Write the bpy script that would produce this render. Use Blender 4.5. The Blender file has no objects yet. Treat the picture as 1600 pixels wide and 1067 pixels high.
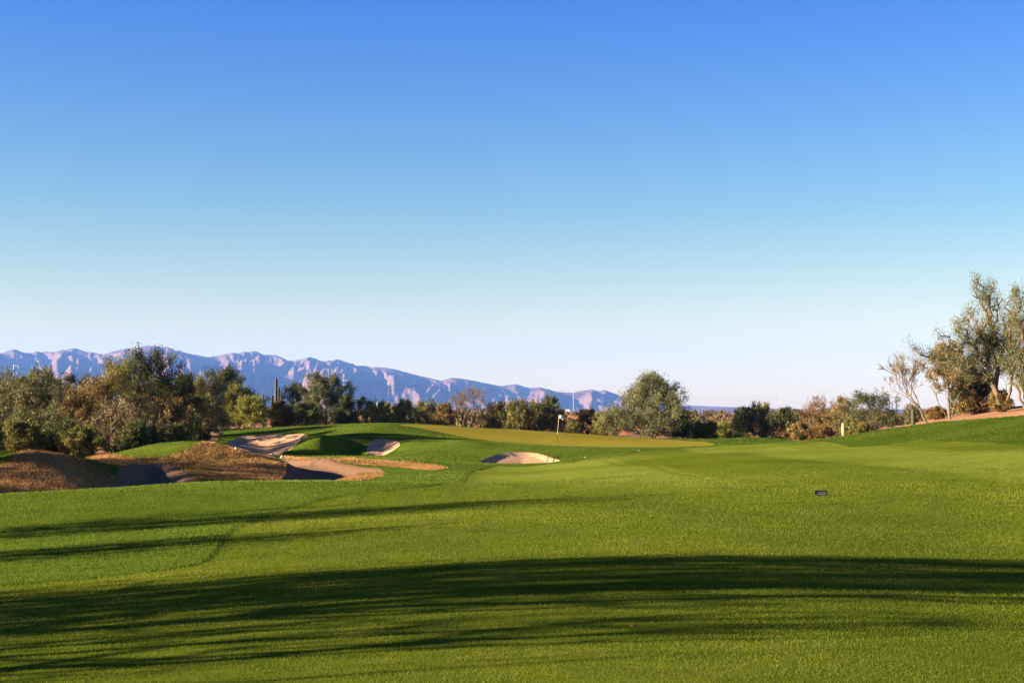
import bpy, bmesh, math
import numpy as np
from math import radians, sin, cos, tan, pi
from mathutils import Vector

SC = bpy.context.scene
COL = SC.collection

# ------------------------------------------------------------------ camera
F = 2222.0                      # focal length in photograph pixels (1600 wide)
CAMZ = 1.7
TILT = math.atan(106.5 / F)     # horizon lies at row 640 of the photograph
cam = bpy.data.cameras.new('camera')
cam.sensor_width = 36.0
cam.lens = 36.0 * F / 1600.0
cam.clip_start = 0.1
cam.clip_end = 60000
camo = bpy.data.objects.new('camera', cam)
camo.location = (0, 0, CAMZ)
camo.rotation_euler = (pi / 2 + TILT, 0, 0)
COL.objects.link(camo)
SC.camera = camo

# ------------------------------------------------------------------ sky, sun, exposure
SUN_EL = radians(15.0)
SUN_AZ = radians(14.0)           # light travels towards +X and this much away from the viewer
world = bpy.data.worlds.new('World')
SC.world = world
world.use_nodes = True
wn = world.node_tree.nodes
wl = world.node_tree.links
wn.clear()
sky = wn.new('ShaderNodeTexSky')
sky.sky_type = 'NISHITA'
sky.sun_disc = False
sky.sun_elevation = SUN_EL
# the sun stands at azimuth of (-cos, -sin)
sky.sun_rotation = math.atan2(-cos(SUN_AZ), -sin(SUN_AZ)) % (2 * pi)
sky.altitude = 600
sky.air_density = 1.0
sky.dust_density = 0.6
sky.ozone_density = 3.0
bg = wn.new('ShaderNodeBackground')
bg.inputs['Strength'].default_value = 0.0735
wo = wn.new('ShaderNodeOutputWorld')
hs = wn.new('ShaderNodeHueSaturation')
hs.inputs['Saturation'].default_value = 1.12
wl.new(sky.outputs[0], hs.inputs['Color'])
# milky air low over the desert: a smooth function of elevation only, the same all round
tc = wn.new('ShaderNodeTexCoord'); sx = wn.new('ShaderNodeSeparateXYZ')
wl.new(tc.outputs['Generated'], sx.inputs[0])
cr_ = wn.new('ShaderNodeValToRGB')
for i, (p_, c_) in enumerate(((0.0, (1.90, 1.36, 0.52)), (0.055, (1.66, 1.14, 0.61)), (0.14, (0.92, 0.93, 0.80)), (0.30, (0.25, 0.60, 1.22)), (0.8, (0.12, 0.27, 0.62)))):
    e_ = cr_.color_ramp.elements
    if i > 1: e_.new(p_)
    e_[i].position = p_; e_[i].color = (*(x / 2.0 for x in c_), 1)
wl.new(sx.outputs['Z'], cr_.inputs[0])
mm = wn.new('ShaderNodeMix'); mm.data_type = 'RGBA'; mm.blend_type = 'MULTIPLY'; mm.inputs[0].default_value = 1
wl.new(hs.outputs[0], mm.inputs[6]); wl.new(cr_.outputs[0], mm.inputs[7])
wl.new(mm.outputs[2], bg.inputs['Color'])
wl.new(bg.outputs[0], wo.inputs['Surface'])

sun = bpy.data.lights.new('sun', 'SUN')
sun.energy = 5.0
sun.angle = radians(0.5)
sun.color = (1.0, 0.86, 0.62)
suno = bpy.data.objects.new('sun', sun)
ldir = Vector((cos(SUN_AZ) * cos(SUN_EL), sin(SUN_AZ) * cos(SUN_EL), -sin(SUN_EL)))
suno.rotation_euler = ldir.to_track_quat('-Z', 'Y').to_euler()
suno.location = (-60, -10, 40)
COL.objects.link(suno)

SC.view_settings.view_transform = 'Standard'
SC.view_settings.look = 'None'
SC.view_settings.gamma = 1
SC.view_settings.exposure = 2.37
SC.view_settings.use_curve_mapping = False
SC.render.engine = 'CYCLES'
SC.cycles.max_bounces = 6
SC.cycles.diffuse_bounces = 3
SC.cycles.transparent_max_bounces = 8
SC.cycles.volume_bounces = 1

# ------------------------------------------------------------------ helpers
def ray(px, py):
    xc = (np.asarray(px, float) - 800) / F
    yc = (533.5 - np.asarray(py, float)) / F
    dx = xc
    dy = cos(TILT) - yc * sin(TILT)
    dz = sin(TILT) + yc * cos(TILT)
    return dx, dy, dz

def zat(px, py, d):
    """height of the sight line through a photograph pixel at ground distance d"""
    dx, dy, dz = ray(px, py)
    return CAMZ + dz / np.hypot(dx, dy) * d

def azp(px, py=640):
    dx, dy, dz = ray(px, py)
    return np.arctan2(dx, dy)

def rng(s):
    return np.random.default_rng(s)

def hash2(ix, iy, seed):
    n = (ix.astype(np.int64) * 374761393 + iy.astype(np.int64) * 668265263 + seed * 974634533) & 0x7fffffff
    n = ((n ^ (n >> 13)) * 1274126177) & 0x7fffffff
    n = (n ^ (n >> 16)) & 0xffff
    return n / 65535.0

def vnoise(x, y, seed=0):
    x = np.asarray(x, float); y = np.asarray(y, float)
    ix = np.floor(x); iy = np.floor(y)
    fx = x - ix; fy = y - iy
    fx = fx * fx * fx * (fx * (fx * 6 - 15) + 10); fy = fy * fy * fy * (fy * (fy * 6 - 15) + 10)
    a = hash2(ix, iy, seed); b = hash2(ix + 1, iy, seed)
    c = hash2(ix, iy + 1, seed); d = hash2(ix + 1, iy + 1, seed)
    return (a * (1 - fx) + b * fx) * (1 - fy) + (c * (1 - fx) + d * fx) * fy

def fbm(x, y, seed=0, oct=4, ridged=False):
    s = 0; a = 0.5; t = 0
    for k in range(oct):
        n = vnoise(x * 2 ** k, y * 2 ** k, seed + k * 17)
        if ridged:
            n = 1 - np.abs(2 * n - 1)
        s = s + a * n; t += a; a *= 0.5
    return s / t

def smooth(e0, e1, x):
    t = np.clip((x - e0) / (e1 - e0), 0, 1)
    return t * t * (3 - 2 * t)

def mesh_np(name, V, T, k=3, smooth_shade=False, attrs=None):
    """mesh from arrays: V (n,3), T (m,k)"""
    V = np.asarray(V, np.float32); T = np.asarray(T, np.int32)
    me = bpy.data.meshes.new(name)
    me.vertices.add(len(V)); me.vertices.foreach_set('co', V.ravel())
    me.loops.add(T.size); me.loops.foreach_set('vertex_index', T.ravel())
    me.polygons.add(len(T))
    me.polygons.foreach_set('loop_start', np.arange(0, T.size, k, dtype=np.int32))
    if smooth_shade:
        me.polygons.foreach_set('use_smooth', np.ones(len(T), dtype=bool))
    for an, av in (attrs or {}).items():
        a = me.attributes.new(an, 'FLOAT', 'POINT')
        a.data.foreach_set('value', np.asarray(av, np.float32))
    me.update(calc_edges=True)
    return me

def link(name, me, mat=None, parent=None):
    o = bpy.data.objects.new(name, me)
    COL.objects.link(o)
    if mat is not None:
        me.materials.append(mat)
    if parent is not None:
        o.parent = parent
    return o

def tag(o, label=None, cat=None, group=None, kind=None):
    if label: o['label'] = label
    if cat: o['category'] = cat
    if group: o['group'] = group
    if kind: o['kind'] = kind
    return o

def empty(name, loc, label, cat, group=None):
    o = bpy.data.objects.new(name, None)
    o.location = loc
    COL.objects.link(o)
    return tag(o, label, cat, group)

# ------------------------------------------------------------------ materials
def new_mat(name):
    m = bpy.data.materials.new(name)
    m.use_nodes = True
    n = m.node_tree.nodes; l = m.node_tree.links
    b = n['Principled BSDF']
    b.inputs['Specular IOR Level'].default_value = 0.25
    return m, n, l, b

def ramp(n, stops):
    r = n.new('ShaderNodeValToRGB')
    e = r.color_ramp.elements
    while len(e) < len(stops):
        e.new(0.5)
    for i, (p, c) in enumerate(stops):
        e[i].position = p; e[i].color = (c[0], c[1], c[2], 1)
    return r

def noise(n, l, scale, detail=4, rough=0.55, coord=None, vec=None):
    t = n.new('ShaderNodeTexNoise')
    t.inputs['Scale'].default_value = scale
    t.inputs['Detail'].default_value = detail
    t.inputs['Roughness'].default_value = rough
    if vec is not None:
        l.new(vec, t.inputs['Vector'])
    return t

def geo_pos(n):
    return n.new('ShaderNodeNewGeometry').outputs['Position']

def mixc(n, l, a, b, fac, mode='MIX'):
    m = n.new('ShaderNodeMix'); m.data_type = 'RGBA'; m.blend_type = mode
    for sock, v in ((m.inputs[6], a), (m.inputs[7], b)):
        if isinstance(v, tuple): sock.default_value = (*v, 1)
        else: l.new(v, sock)
    if isinstance(fac, (int, float)): m.inputs[0].default_value = fac
    else: l.new(fac, m.inputs[0])
    return m.outputs[2]

def bump(n, l, b, height, strength, dist, prev=None):
    bp = n.new('ShaderNodeBump')
    bp.inputs['Strength'].default_value = strength
    bp.inputs['Distance'].default_value = dist
    l.new(height, bp.inputs['Height'])
    if prev is not None: l.new(prev, bp.inputs['Normal'])
    l.new(bp.outputs[0], b.inputs['Normal'])
    return bp.outputs[0]

def turf(name, dark, mid, light, bump_s=0.8, bump_d=0.03, fine=60, mow=False, deep=False):
    m, n, l, b = new_mat(name)
    p = geo_pos(n)
    big = noise(n, l, 0.16, 5, 0.6, vec=p)
    sm = noise(n, l, 2.2, 4, 0.65, vec=p)
    add = n.new('ShaderNodeMath'); add.operation = 'ADD'
    l.new(big.outputs['Fac'], add.inputs[0]); l.new(sm.outputs['Fac'], add.inputs[1])
    hf = n.new('ShaderNodeMath'); hf.operation = 'MULTIPLY'; hf.inputs[1].default_value = 0.5
    l.new(add.outputs[0], hf.inputs[0])
    r = ramp(n, [(0.34, dark), (0.5, mid), (0.64, light)])
    l.new(hf.outputs[0], r.inputs[0])
    colr = r.outputs[0]
    if mow:
        a = n.new('ShaderNodeAttribute'); a.attribute_name = 'mow'
        colr = mixc(n, l, colr, (1.6, 1.5, 2.2), a.outputs['Fac'], 'MULTIPLY')
    if deep:        # the rough is multiplied darker towards the right, over the hill
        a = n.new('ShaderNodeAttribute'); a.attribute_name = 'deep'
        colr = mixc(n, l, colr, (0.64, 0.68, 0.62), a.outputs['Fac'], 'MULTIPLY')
    gr = noise(n, l, fine, 3, 0.7, vec=p)
    r2 = ramp(n, [(0.3, (0.62, 0.62, 0.62)), (0.7, (1.3, 1.3, 1.2))])
    l.new(gr.outputs['Fac'], r2.inputs[0])
    colr = mixc(n, l, colr, r2.outputs[0], 0.8, 'MULTIPLY')
    l.new(colr, b.inputs['Base Color'])
    b.inputs['Roughness'].default_value = 0.9
    b.inputs['Specular IOR Level'].default_value = 0.0
    bump(n, l, b, gr.outputs['Fac'], bump_s, bump_d)
    return m

def blade_mat(name, c0, c1, c2, transl=0.35):
    m, n, l, b = new_mat(name)
    a = n.new('ShaderNodeAttribute'); a.attribute_name = 'tint'
    r = ramp(n, [(0.0, c0), (0.5, c1), (1.0, c2)])
    l.new(a.outputs['Fac'], r.inputs[0])
    l.new(r.outputs[0], b.inputs['Base Color'])
    b.inputs['Roughness'].default_value = 0.7
    b.inputs['Specular IOR Level'].default_value = 0.06
    t = n.new('ShaderNodeBsdfTranslucent')
    l.new(r.outputs[0], t.inputs['Color'])
    mx = n.new('ShaderNodeMixShader'); mx.inputs[0].default_value = transl
    l.new(b.outputs[0], mx.inputs[1]); l.new(t.outputs[0], mx.inputs[2])
    l.new(mx.outputs[0], n['Material Output'].inputs['Surface'])
    return m

def earth(name, stops, s1=0.5, s2=12, bs=0.5, bd=0.05, rough=0.95):
    m, n, l, b = new_mat(name)
    p = geo_pos(n)
    a = noise(n, l, s1, 6, 0.6, vec=p)
    c = noise(n, l, s2, 5, 0.65, vec=p)
    add = n.new('ShaderNodeMath'); add.operation = 'ADD'
    l.new(a.outputs['Fac'], add.inputs[0]); l.new(c.outputs['Fac'], add.inputs[1])
    hf = n.new('ShaderNodeMath'); hf.operation = 'MULTIPLY'; hf.inputs[1].default_value = 0.5
    l.new(add.outputs[0], hf.inputs[0])
    r = ramp(n, stops)
    l.new(hf.outputs[0], r.inputs[0])
    l.new(r.outputs[0], b.inputs['Base Color'])
    b.inputs['Roughness'].default_value = rough
    b.inputs['Specular IOR Level'].default_value = 0.0
    bump(n, l, b, c.outputs['Fac'], bs, bd)
    return m

def plain(name, c, rough=0.6, metal=0.0, var=0.15, scale=30):
    m, n, l, b = new_mat(name)
    t = noise(n, l, scale, 4, vec=geo_pos(n))
    r = ramp(n, [(0.3, tuple(x * (1 - var) for x in c)), (0.7, tuple(min(1, x * (1 + var)) for x in c))])
    l.new(t.outputs['Fac'], r.inputs[0])
    l.new(r.outputs[0], b.inputs['Base Color'])
    b.inputs['Roughness'].default_value = rough
    b.inputs['Metallic'].default_value = metal
    return m

M = {}
M['fairway'] = turf('fairway_turf', (0.0649, 0.0882, 0.0076), (0.0899, 0.1140, 0.0099), (0.1290, 0.1429, 0.0143), mow=True)
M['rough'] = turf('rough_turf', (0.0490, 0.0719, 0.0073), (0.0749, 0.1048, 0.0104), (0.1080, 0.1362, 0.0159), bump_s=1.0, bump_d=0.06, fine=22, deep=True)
M['green'] = turf('green_turf', (0.2176, 0.1741, 0.0185), (0.2430, 0.1922, 0.0218), (0.2684, 0.2104, 0.0251), bump_s=0.5, bump_d=0.015, fine=60)
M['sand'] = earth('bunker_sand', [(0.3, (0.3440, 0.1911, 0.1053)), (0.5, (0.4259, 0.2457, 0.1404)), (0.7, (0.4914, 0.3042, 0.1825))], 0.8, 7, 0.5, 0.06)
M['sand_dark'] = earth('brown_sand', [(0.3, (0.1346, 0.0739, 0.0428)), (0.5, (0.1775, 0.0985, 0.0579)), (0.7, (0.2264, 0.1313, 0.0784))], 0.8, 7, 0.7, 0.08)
M['dry'] = earth('dry_turf', [(0.36, (0.0728, 0.0620, 0.0173)), (0.46, (0.2808, 0.1450, 0.0518)), (0.65, (0.3952, 0.2000, 0.0768))], 0.7, 9, 0.9, 0.08)
M['soil'] = earth('desert_soil', [(0.3, (0.2106, 0.1014, 0.0530)), (0.5, (0.2886, 0.1482, 0.0819)), (0.7, (0.3510, 0.1989, 0.1131))], 0.15, 3, 0.6, 0.08)
M['fair_blade'] = blade_mat('fairway_blades', (0.0443, 0.0663, 0.0063), (0.0986, 0.1253, 0.0114), (0.2358, 0.2285, 0.0285))
M['rough_blade'] = blade_mat('rough_blades', (0.0466, 0.0763, 0.0080), (0.0971, 0.1409, 0.0140), (0.2098, 0.2486, 0.0366))
M['dry_blade'] = blade_mat('dry_blades', (0.1066, 0.0820, 0.0216), (0.3838, 0.1896, 0.0649), (0.5330, 0.2870, 0.1082), 0.25)
LEAF = {
    'grey':   ((0.058, 0.064, 0.028), (0.138, 0.134, 0.054), (0.26, 0.235, 0.10)),
    'olive':  ((0.0813, 0.0826, 0.0220), (0.1875, 0.1652, 0.0418), (0.3250, 0.2655, 0.0770)),
    'dark':   ((0.034, 0.042, 0.014), (0.085, 0.090, 0.030), (0.17, 0.16, 0.06)),
    'brown':  ((0.0978, 0.0672, 0.0231), (0.2127, 0.1400, 0.0451), (0.3450, 0.2296, 0.0840)),
    'orange': ((0.09, 0.050, 0.016), (0.19, 0.105, 0.030), (0.30, 0.17, 0.06)),
    'yellow': ((0.11, 0.115, 0.020), (0.205, 0.195, 0.035), (0.30, 0.27, 0.07)),
    'tan':    ((0.11, 0.075, 0.036), (0.21, 0.145, 0.072), (0.33, 0.23, 0.125)),
}
for k, v in LEAF.items():
    M['leaf_' + k] = blade_mat('leaf_' + k, *(tuple(0.88 * x for x in c) for c in v), 0.22)
M['bark'] = plain('pale_bark', (0.1350, 0.0928, 0.0591), 0.9, var=0.4, scale=9)
M['bark_dark'] = plain('dark_bark', (0.0800, 0.0600, 0.0400), 0.9, var=0.4, scale=9)

# ------------------------------------------------------------------ terrain
CP = []   # (azimuth, ln distance, z)
def cp(px, py, d): CP.append((float(azp(px, py)), math.log(d), float(zat(px, py, d))))
def cz(px, z, d): CP.append((float(azp(px)), math.log(d), z))
for px, zs in ((-700, (0, -.08, -.2, -.4, -.6, -.6)), (0, (0, -.04, -.18, -.34, -.5, -.57)), (400, (0, 0, -.05, -.15, -.28, -.36)),
               (800, (0, .02, .03, .01, -.05, -.14)), (1200, (0, .02, .02, .02, .0, .0)), (1600, (0, -.02, -.10, -.14, -.04, .05)),
               (2200, (0, -.02, -.1, -.1, .05, .2))):
    for z, d in zip(zs, (4, 8, 14, 19, 25, 30)):
        cz(px, z, d)
# rough shoulder in front of the hollow
for t in ((0, 776, 37), (100, 776, 37.5), (190, 774, 38.5), (300, 770, 40), (400, 766, 41.5), (500, 761, 43.5), (585, 750, 47)): cp(*t)
# hollow (big waste bunker) behind the shoulder
for t in ((30, -1.05, 40), (110, -1.1, 40.5), (200, -1.05, 42), (300, -1.0, 44), (400, -1.1, 46), (470, -1.15, 48)): cz(*t)
for t in ((40, 755, 42.5), (110, 752, 43), (215, 750, 46), (260, 738, 50), (360, 752, 49), (440, 748, 51), (480, 752, 50)): cp(*t)
# first mound
for t in ((0, 735, 44.5), (60, 713, 46.5), (100, 719, 46.5), (140, 736, 45.5), (176, 768, 44.5), (0, 708, 51), (50, 710, 50)): cp(*t)
# second mound
for t in ((200, 723, 54), (250, 707, 56), (290, 695, 57.5), (335, 700, 57), (380, 709, 56), (425, 726, 54), (452, 746, 52),
          (300, 728, 53.5), (360, 732, 53), (135, 720, 60), (200, 706, 61), (275, 694, 61)): cp(*t)
for px in (-100, 0, 100, 200, 280): cz(px, -.5, 67)
for px in (330, 380, 420): cz(px, -.75, 64)
# lit wall of the waste bunker and its far rim
for t in ((470, 734, 57), (480, 717, 64), (530, 722, 63), (560, 738, 56), (590, 741, 53), (545, 752, 48), (600, 733, 58), (650, 728, 62), (690, 731, 60)): cp(*t)
for t in ((420, 711, 72), (450, 712, 72), (550, 714, 72), (650, 717, 73), (720, 722, 68)): cp(*t)
# mound with the pot bunker
for t in ((575, 713, 79), (570, 708, 83.5), (545, 700, 85), (545, 684, 91), (612, 701, 85), (628, 698, 86), (600, 689, 91), (590, 664, 102), (540, 664, 106), (500, 668, 104),
          (472, 686, 92), (455, 706, 81), (640, 681, 93), (690, 690, 88), (660, 706, 79), (645, 663, 116), (640, 696, 85)): cp(*t)
# left greenside bunker and the dark bank behind
for t in ((395, 711, 80), (362, 697, 88), (430, 701, 87), (420, 687, 97), (470, 683, 101), (400, 669, 119), (300, 673, 116), (480, 667.5, 122), (345, 681, 106), (350, 673, 115)): cp(*t)
# green front bunker, green and apron
for t in ((745, 723, 71), (810, 725, 71), (875, 721, 73), (810, 710, 76.5), (850, 714, 76), (700, 706, 79), (760, 701, 81), (810, 697, 84), (870, 697.5, 87), (950, 703, 79),
          (720, 683, 96), (720, 668, 116), (800, 671, 119), (900, 677.5, 119), (1000, 685, 117), (1080, 689, 115), (870, 693, 95), (1000, 691, 101), (1000, 699, 86)): cp(*t)
# fairway, centre to right
for t in ((800, 736, 61), (800, 750, 46), (650, 747, 48), (700, 757, 41), (1000, 712, 64), (1000, 730, 46), (1000, 748, 36), (1110, 697, 93), (1200, 700, 80),
          (1190, 683.5, 118), (1250, 689, 112), (1200, 720, 51), (1200, 745, 36)): cp(*t)
# hill on the right
for t in ((1300, 686, 104), (1340, 680, 99), (1430, 664, 89), (1500, 655, 83), (1600, 646, 77), (1720, 638, 72), (1400, 692, 75), (1600, 695, 57), (1400, 720, 47), (1600, 728, 39), (1800, 690, 50)): cp(*t)
for t in ((1720, 2.1, 95), (1600, 1.95, 95), (1500, 1.4, 98), (1430, .72, 104), (1340, -.6, 114), (1380, 0, 108), (1270, -1.5, 122), (1180, -1.0, 132), (1000, -1.0, 132), (800, -.7, 134), (640, -.3, 134),
          (480, -.2, 138), (300, -.5, 134), (100, -.6, 120), (-100, -.6, 110), (1900, 1.6, 120), (1600, 1.6, 130), (-700, -.6, 60), (-700, -.6, 110), (2400, 1.2, 60)): cz(*t)
CP = np.array(CP)

def tps_fit(P, z, lam):
    n = len(P)
    r2 = ((P[:, None] - P[None]) ** 2).sum(-1)
    K = np.where(r2 > 0, 0.5 * r2 * np.log(r2 + 1e-12), 0) + lam * np.eye(n)
    A = np.zeros((n + 3, n + 3)); A[:n, :n] = K
    A[:n, n] = 1; A[:n, n + 1:] = P; A[n, :n] = 1; A[n + 1:, :n] = P.T
    return np.linalg.solve(A, np.r_[z, 0, 0, 0])
TW = tps_fit(CP[:, :2], CP[:, 2], 2e-5)

def tps_eval(a, u):
    sh = np.shape(a); a = np.ravel(a); u = np.ravel(u)
    out = np.empty(len(a))
    for i in range(0, len(a), 20000):
        aa = a[i:i + 20000]; uu = u[i:i + 20000]
        r2 = (aa[:, None] - CP[None, :, 0]) ** 2 + (uu[:, None] - CP[None, :, 1]) ** 2
        out[i:i + 20000] = (0.5 * r2 * np.log(r2 + 1e-12)) @ TW[:-3] + TW[-3] + TW[-2] * aa + TW[-1] * uu
    return out.reshape(sh)

def desert_z(d):
    return np.interp(np.log(d), np.log([20, 60, 130, 300, 600, 900, 2000, 5000, 14000]), [-0.3, -.6, -.9, -1.0, -.4, -1.5, -14, -22, -22])

def base_z(a, d):
    """smooth land surface without lips and grass height"""
    a = np.asarray(a, float); d = np.asarray(d, float)
    u = np.log(np.clip(d, 4, 138))
    ac = np.clip(a, -0.62, 0.62)
    z = tps_eval(ac, u)
    w = smooth(0.42, 0.62, np.abs(a))
    side = np.where(d < 20, 0.0, desert_z(np.maximum(d, 20))) * 0.6
    z = z * (1 - w) + side * w
    wf = smooth(128, 175, d)
    z = z * (1 - wf) + desert_z(np.maximum(d, 20)) * wf
    return z

def hit(px, py, dmin, dmax):
    """ground distance where the sight line of a pixel meets the land between dmin and dmax"""
    d = np.exp(np.linspace(math.log(dmin), math.log(dmax), 160))
    a = float(azp(px, py))
    g = base_z(np.full_like(d, a), d) - zat(px, py, d)
    k = np.where((g[:-1] < 0) & (g[1:] >= 0))[0]
    if len(k):
        i = k[0]; t = -g[i] / (g[i + 1] - g[i])
        return a, math.log(d[i] + t * (d[i + 1] - d[i]))
    return a, math.log(d[np.argmin(np.abs(g))])

def cr(pts, closed=True, n=8):
    """Catmull-Rom resampling"""
    P = np.array(pts, float); out = []
    N = len(P)
    for i in range(N if closed else N - 1):
        p0 = P[(i - 1) % N] if closed or i > 0 else P[i]
        p1 = P[i]; p2 = P[(i + 1) % N]
        p3 = P[(i + 2) % N] if closed or i + 2 < N else P[i + 1]
        for t in np.arange(n) / n:
            out.append(0.5 * (2 * p1 + (p2 - p0) * t + (2 * p0 - 5 * p1 + 4 * p2 - p3) * t * t + (3 * p1 - p0 - 3 * p2 + p3) * t ** 3))
    if not closed: out.append(P[-1])
    return np.array(out)

def zone(pts, dmin, dmax, n=8):
    return cr([hit(px, py, dmin, dmax) for px, py in pts], True, n)

def sdf(poly, a, u):
    """signed distance in the log-polar plane, negative inside"""
    sh = np.shape(a); a = np.ravel(a); u = np.ravel(u)
    best = np.full(len(a), 1e9); inside = np.zeros(len(a), bool)
    lo = poly.min(0) - 0.06; hi = poly.max(0) + 0.06
    m = (a > lo[0]) & (a < hi[0]) & (u > lo[1]) & (u < hi[1])
    out = np.full(len(a), 0.5)
    A = a[m]; U = u[m]; best = np.full(len(A), 1e9); ins = np.zeros(len(A), bool)
    for i in range(len(poly)):
        x1, y1 = poly[i - 1]; x2, y2 = poly[i]
        ex, ey = x2 - x1, y2 - y1
        t = np.clip(((A - x1) * ex + (U - y1) * ey) / (ex * ex + ey * ey + 1e-18), 0, 1)
        best = np.minimum(best, (A - x1 - t * ex) ** 2 + (U - y1 - t * ey) ** 2)
        if y1 != y2:
            c = ((y1 > U) != (y2 > U)) & (A < (x2 - x1) * (U - y1) / (y2 - y1) + x1)
            ins ^= c
    out[m] = np.where(ins, -1, 1) * np.sqrt(best)
    return out.reshape(sh)

Z_GREEN = zone([(622, 664), (660, 663.5), (720, 666), (800, 671), (900, 677.5), (1000, 684.5), (1070, 689), (1116, 693), (1095, 697), (1000, 699), (900, 697.5), (850, 695.5), (800, 692), (745, 686), (700, 678), (655, 669)], 82, 119)
Z_POT = zone([(574, 694), (584, 688), (598, 687), (616, 690), (625, 698), (612, 706), (592, 713), (580, 712), (573, 705)], 76, 94)
Z_LEFT = zone([(354, 690), (372, 684), (410, 681), (450, 679.5), (482, 682), (466, 693), (440, 709), (400, 712), (368, 704)], 78, 106)
Z_FRONT = zone([(742, 723), (765, 714), (795, 708), (825, 707.5), (850, 712), (875, 720), (860, 723), (810, 725), (770, 724.5)], 70, 81)
def zpd(pts): return cr([(float(azp(p)), math.log(d)) for p, d in pts])
Z_WASTE = zpd([(170, 41.5), (200, 41.2), (300, 42.2), (390, 43.6), (450, 45), (500, 47), (545, 51), (588, 55.5), (596, 57.5), (560, 60), (520, 63.5), (470, 65.5), (430, 66),
               (438, 60), (448, 55), (440, 50.6), (400, 46.6), (335, 45.6), (300, 49.5), (272, 53.2), (235, 53.4), (198, 51.5), (182, 47.5), (174, 44)])
Z_DRY1 = zpd([(-140, 41.0), (0, 40.6), (80, 41), (150, 42), (182, 45.6), (176, 48.5), (120, 49), (80, 48), (60, 47), (30, 45.9), (0, 44.7), (-140, 43.6)])
Z_DRY2 = zpd([(140, 58.5), (188, 50), (235, 52.5), (280, 52), (305, 48.5), (335, 45.3), (400, 46.2), (442, 50.2), (455, 54), (452, 58), (425, 60), (380, 60.5), (345, 59), (305, 55.9), (250, 54.9), (200, 55.2), (165, 57)])
Z_DRY3 = zone([(440, 714), (500, 716.5), (560, 718), (620, 722), (665, 726), (692, 731), (680, 735), (640, 732), (600, 729), (575, 727.5), (530, 722), (480, 718.5)], 52, 71)
Z_DRY4 = zone([(500, 759), (530, 750), (562, 741), (586, 736), (592, 744), (570, 751), (535, 757.5)], 44, 58)
Z_FAIR = cr([(-1.2, math.log(3)), (-.75, math.log(11)), (-.5, math.log(14.5))] + [hit(px, py, 5, 75) for px, py in
            ((-60, 925), (150, 905), (300, 886), (338, 868), (352, 845), (375, 825), (420, 806), (470, 791), (540, 775), (625, 765), (700, 755), (728, 750), (731, 743), (745, 735), (770, 729), (800, 729), (845, 726), (910, 719), (968, 713))]
            + [(float(azp(p)), math.log(d)) for p, d in ((1010, 79), (1080, 84), (1125, 92), (1160, 100), (1200, 101), (1240, 92), (1300, 80), (1440, 66), (1600, 57), (1750, 48), (2000, 38), (2300, 25))]
            + [(.9, math.log(14)), (1.2, math.log(5)), (1.3, math.log(2.2)), (0, math.log(1.5)), (-1.3, math.log(2.2))], True, 8)
_dx = azp(np.array([-900, -300, 0, 200, 320, 350, 480, 600, 900, 1120, 1200, 1250, 1300, 1340, 1430, 1500, 1600, 1720, 1900, 2500]))
_dd = np.array([52, 58, 63, 66, 72, 121, 123, 120, 121, 119, 120, 113, 106, 99.5, 88.5, 82, 75.5, 70.5, 66, 60])
def s_desert(a, u): return np.interp(a, _dx, np.log(_dd)) - u     # negative beyond the border

SAND = (('waste', Z_WASTE), ('pot', Z_POT), ('left', Z_LEFT), ('front', Z_FRONT))
DRY = (Z_DRY1, Z_DRY2, Z_DRY3, Z_DRY4)

# log-polar land sheet
az_f = np.arange(-0.47, 0.4701, 0.00125)
az = np.r_[-np.geomspace(pi, 0.705, 50), -np.arange(.70, .4749, -.004), az_f, np.arange(.4725, .7001, .0022), np.geomspace(0.705, pi, 50)]
u_f = np.arange(math.log(4), math.log(165), 0.0068)
U = np.r_[np.log(np.geomspace(0.3, 3.9, 22)), u_f, np.log(np.geomspace(168, 14000, 70))]
A0, U0 = np.meshgrid(az, U)          # rows: distance, columns: azimuth
def all_sdf(A, Uc):
    return ({k: sdf(z, A, Uc) for k, z in SAND}, sdf(Z_GREEN, A, Uc), sdf(Z_FAIR, A, Uc), s_desert(A, Uc), np.minimum.reduce([sdf(z, A, Uc) for z in DRY]))
def snap(s, A, Ucoord):
    """pull vertices that lie within half a cell of a border onto it"""
    gu, ga = np.gradient(s, U, az)
    g2 = ga ** 2 + gu ** 2 + 1e-9
    near = (np.abs(s) < 0.0034) & (g2 > 0.3)
    A[near] -= (s * ga / g2)[near] * 0.95
    Ucoord[near] -= (s * gu / g2)[near] * 0.95
AA = A0.copy(); UU = U0.copy()
_s = all_sdf(A0, U0)
for s_ in (*_s[0].values(), _s[1], _s[2], _s[3]):
    snap(s_, AA, UU)
DD = np.exp(UU)
ZZ = base_z(AA, DD)
sd_all, sd_green, sd_fair, sd_des, sd_dry = all_sdf(AA, UU)
# grass shoulder left of the pot bunker, and the hollow between them
XX = DD * np.sin(AA); YY = DD * np.cos(AA)
def blob(px, d, h, rx, ry):
    global ZZ
    a_ = float(azp(px)); xc = d * sin(a_); yc = d * cos(a_)
    ZZ = ZZ + h * np.exp(-((XX - xc) / rx) ** 2 - ((YY - yc) / ry) ** 2)
blob(502, 87, .62, 1.2, 3.2)
blob(575, 97, .25, 2.2, 4.0)
blob(545, 86, -.95, 1.0, 2.8)
blob(640, 88, .16, 1.2, 2.5)
blob(735, 84, .22, 1.6, 2.6)
blob(62, 45.6, .26, 1.0, 1.3)
blob(310, 56.5, .20, 1.3, 1.6)
blob(185, 47.5, -.30, .7, 2.2)
blob(90, 41.2, -.22, 2.2, .9)
blob(230, 48, -.25, 1.1, 2.0)
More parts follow.
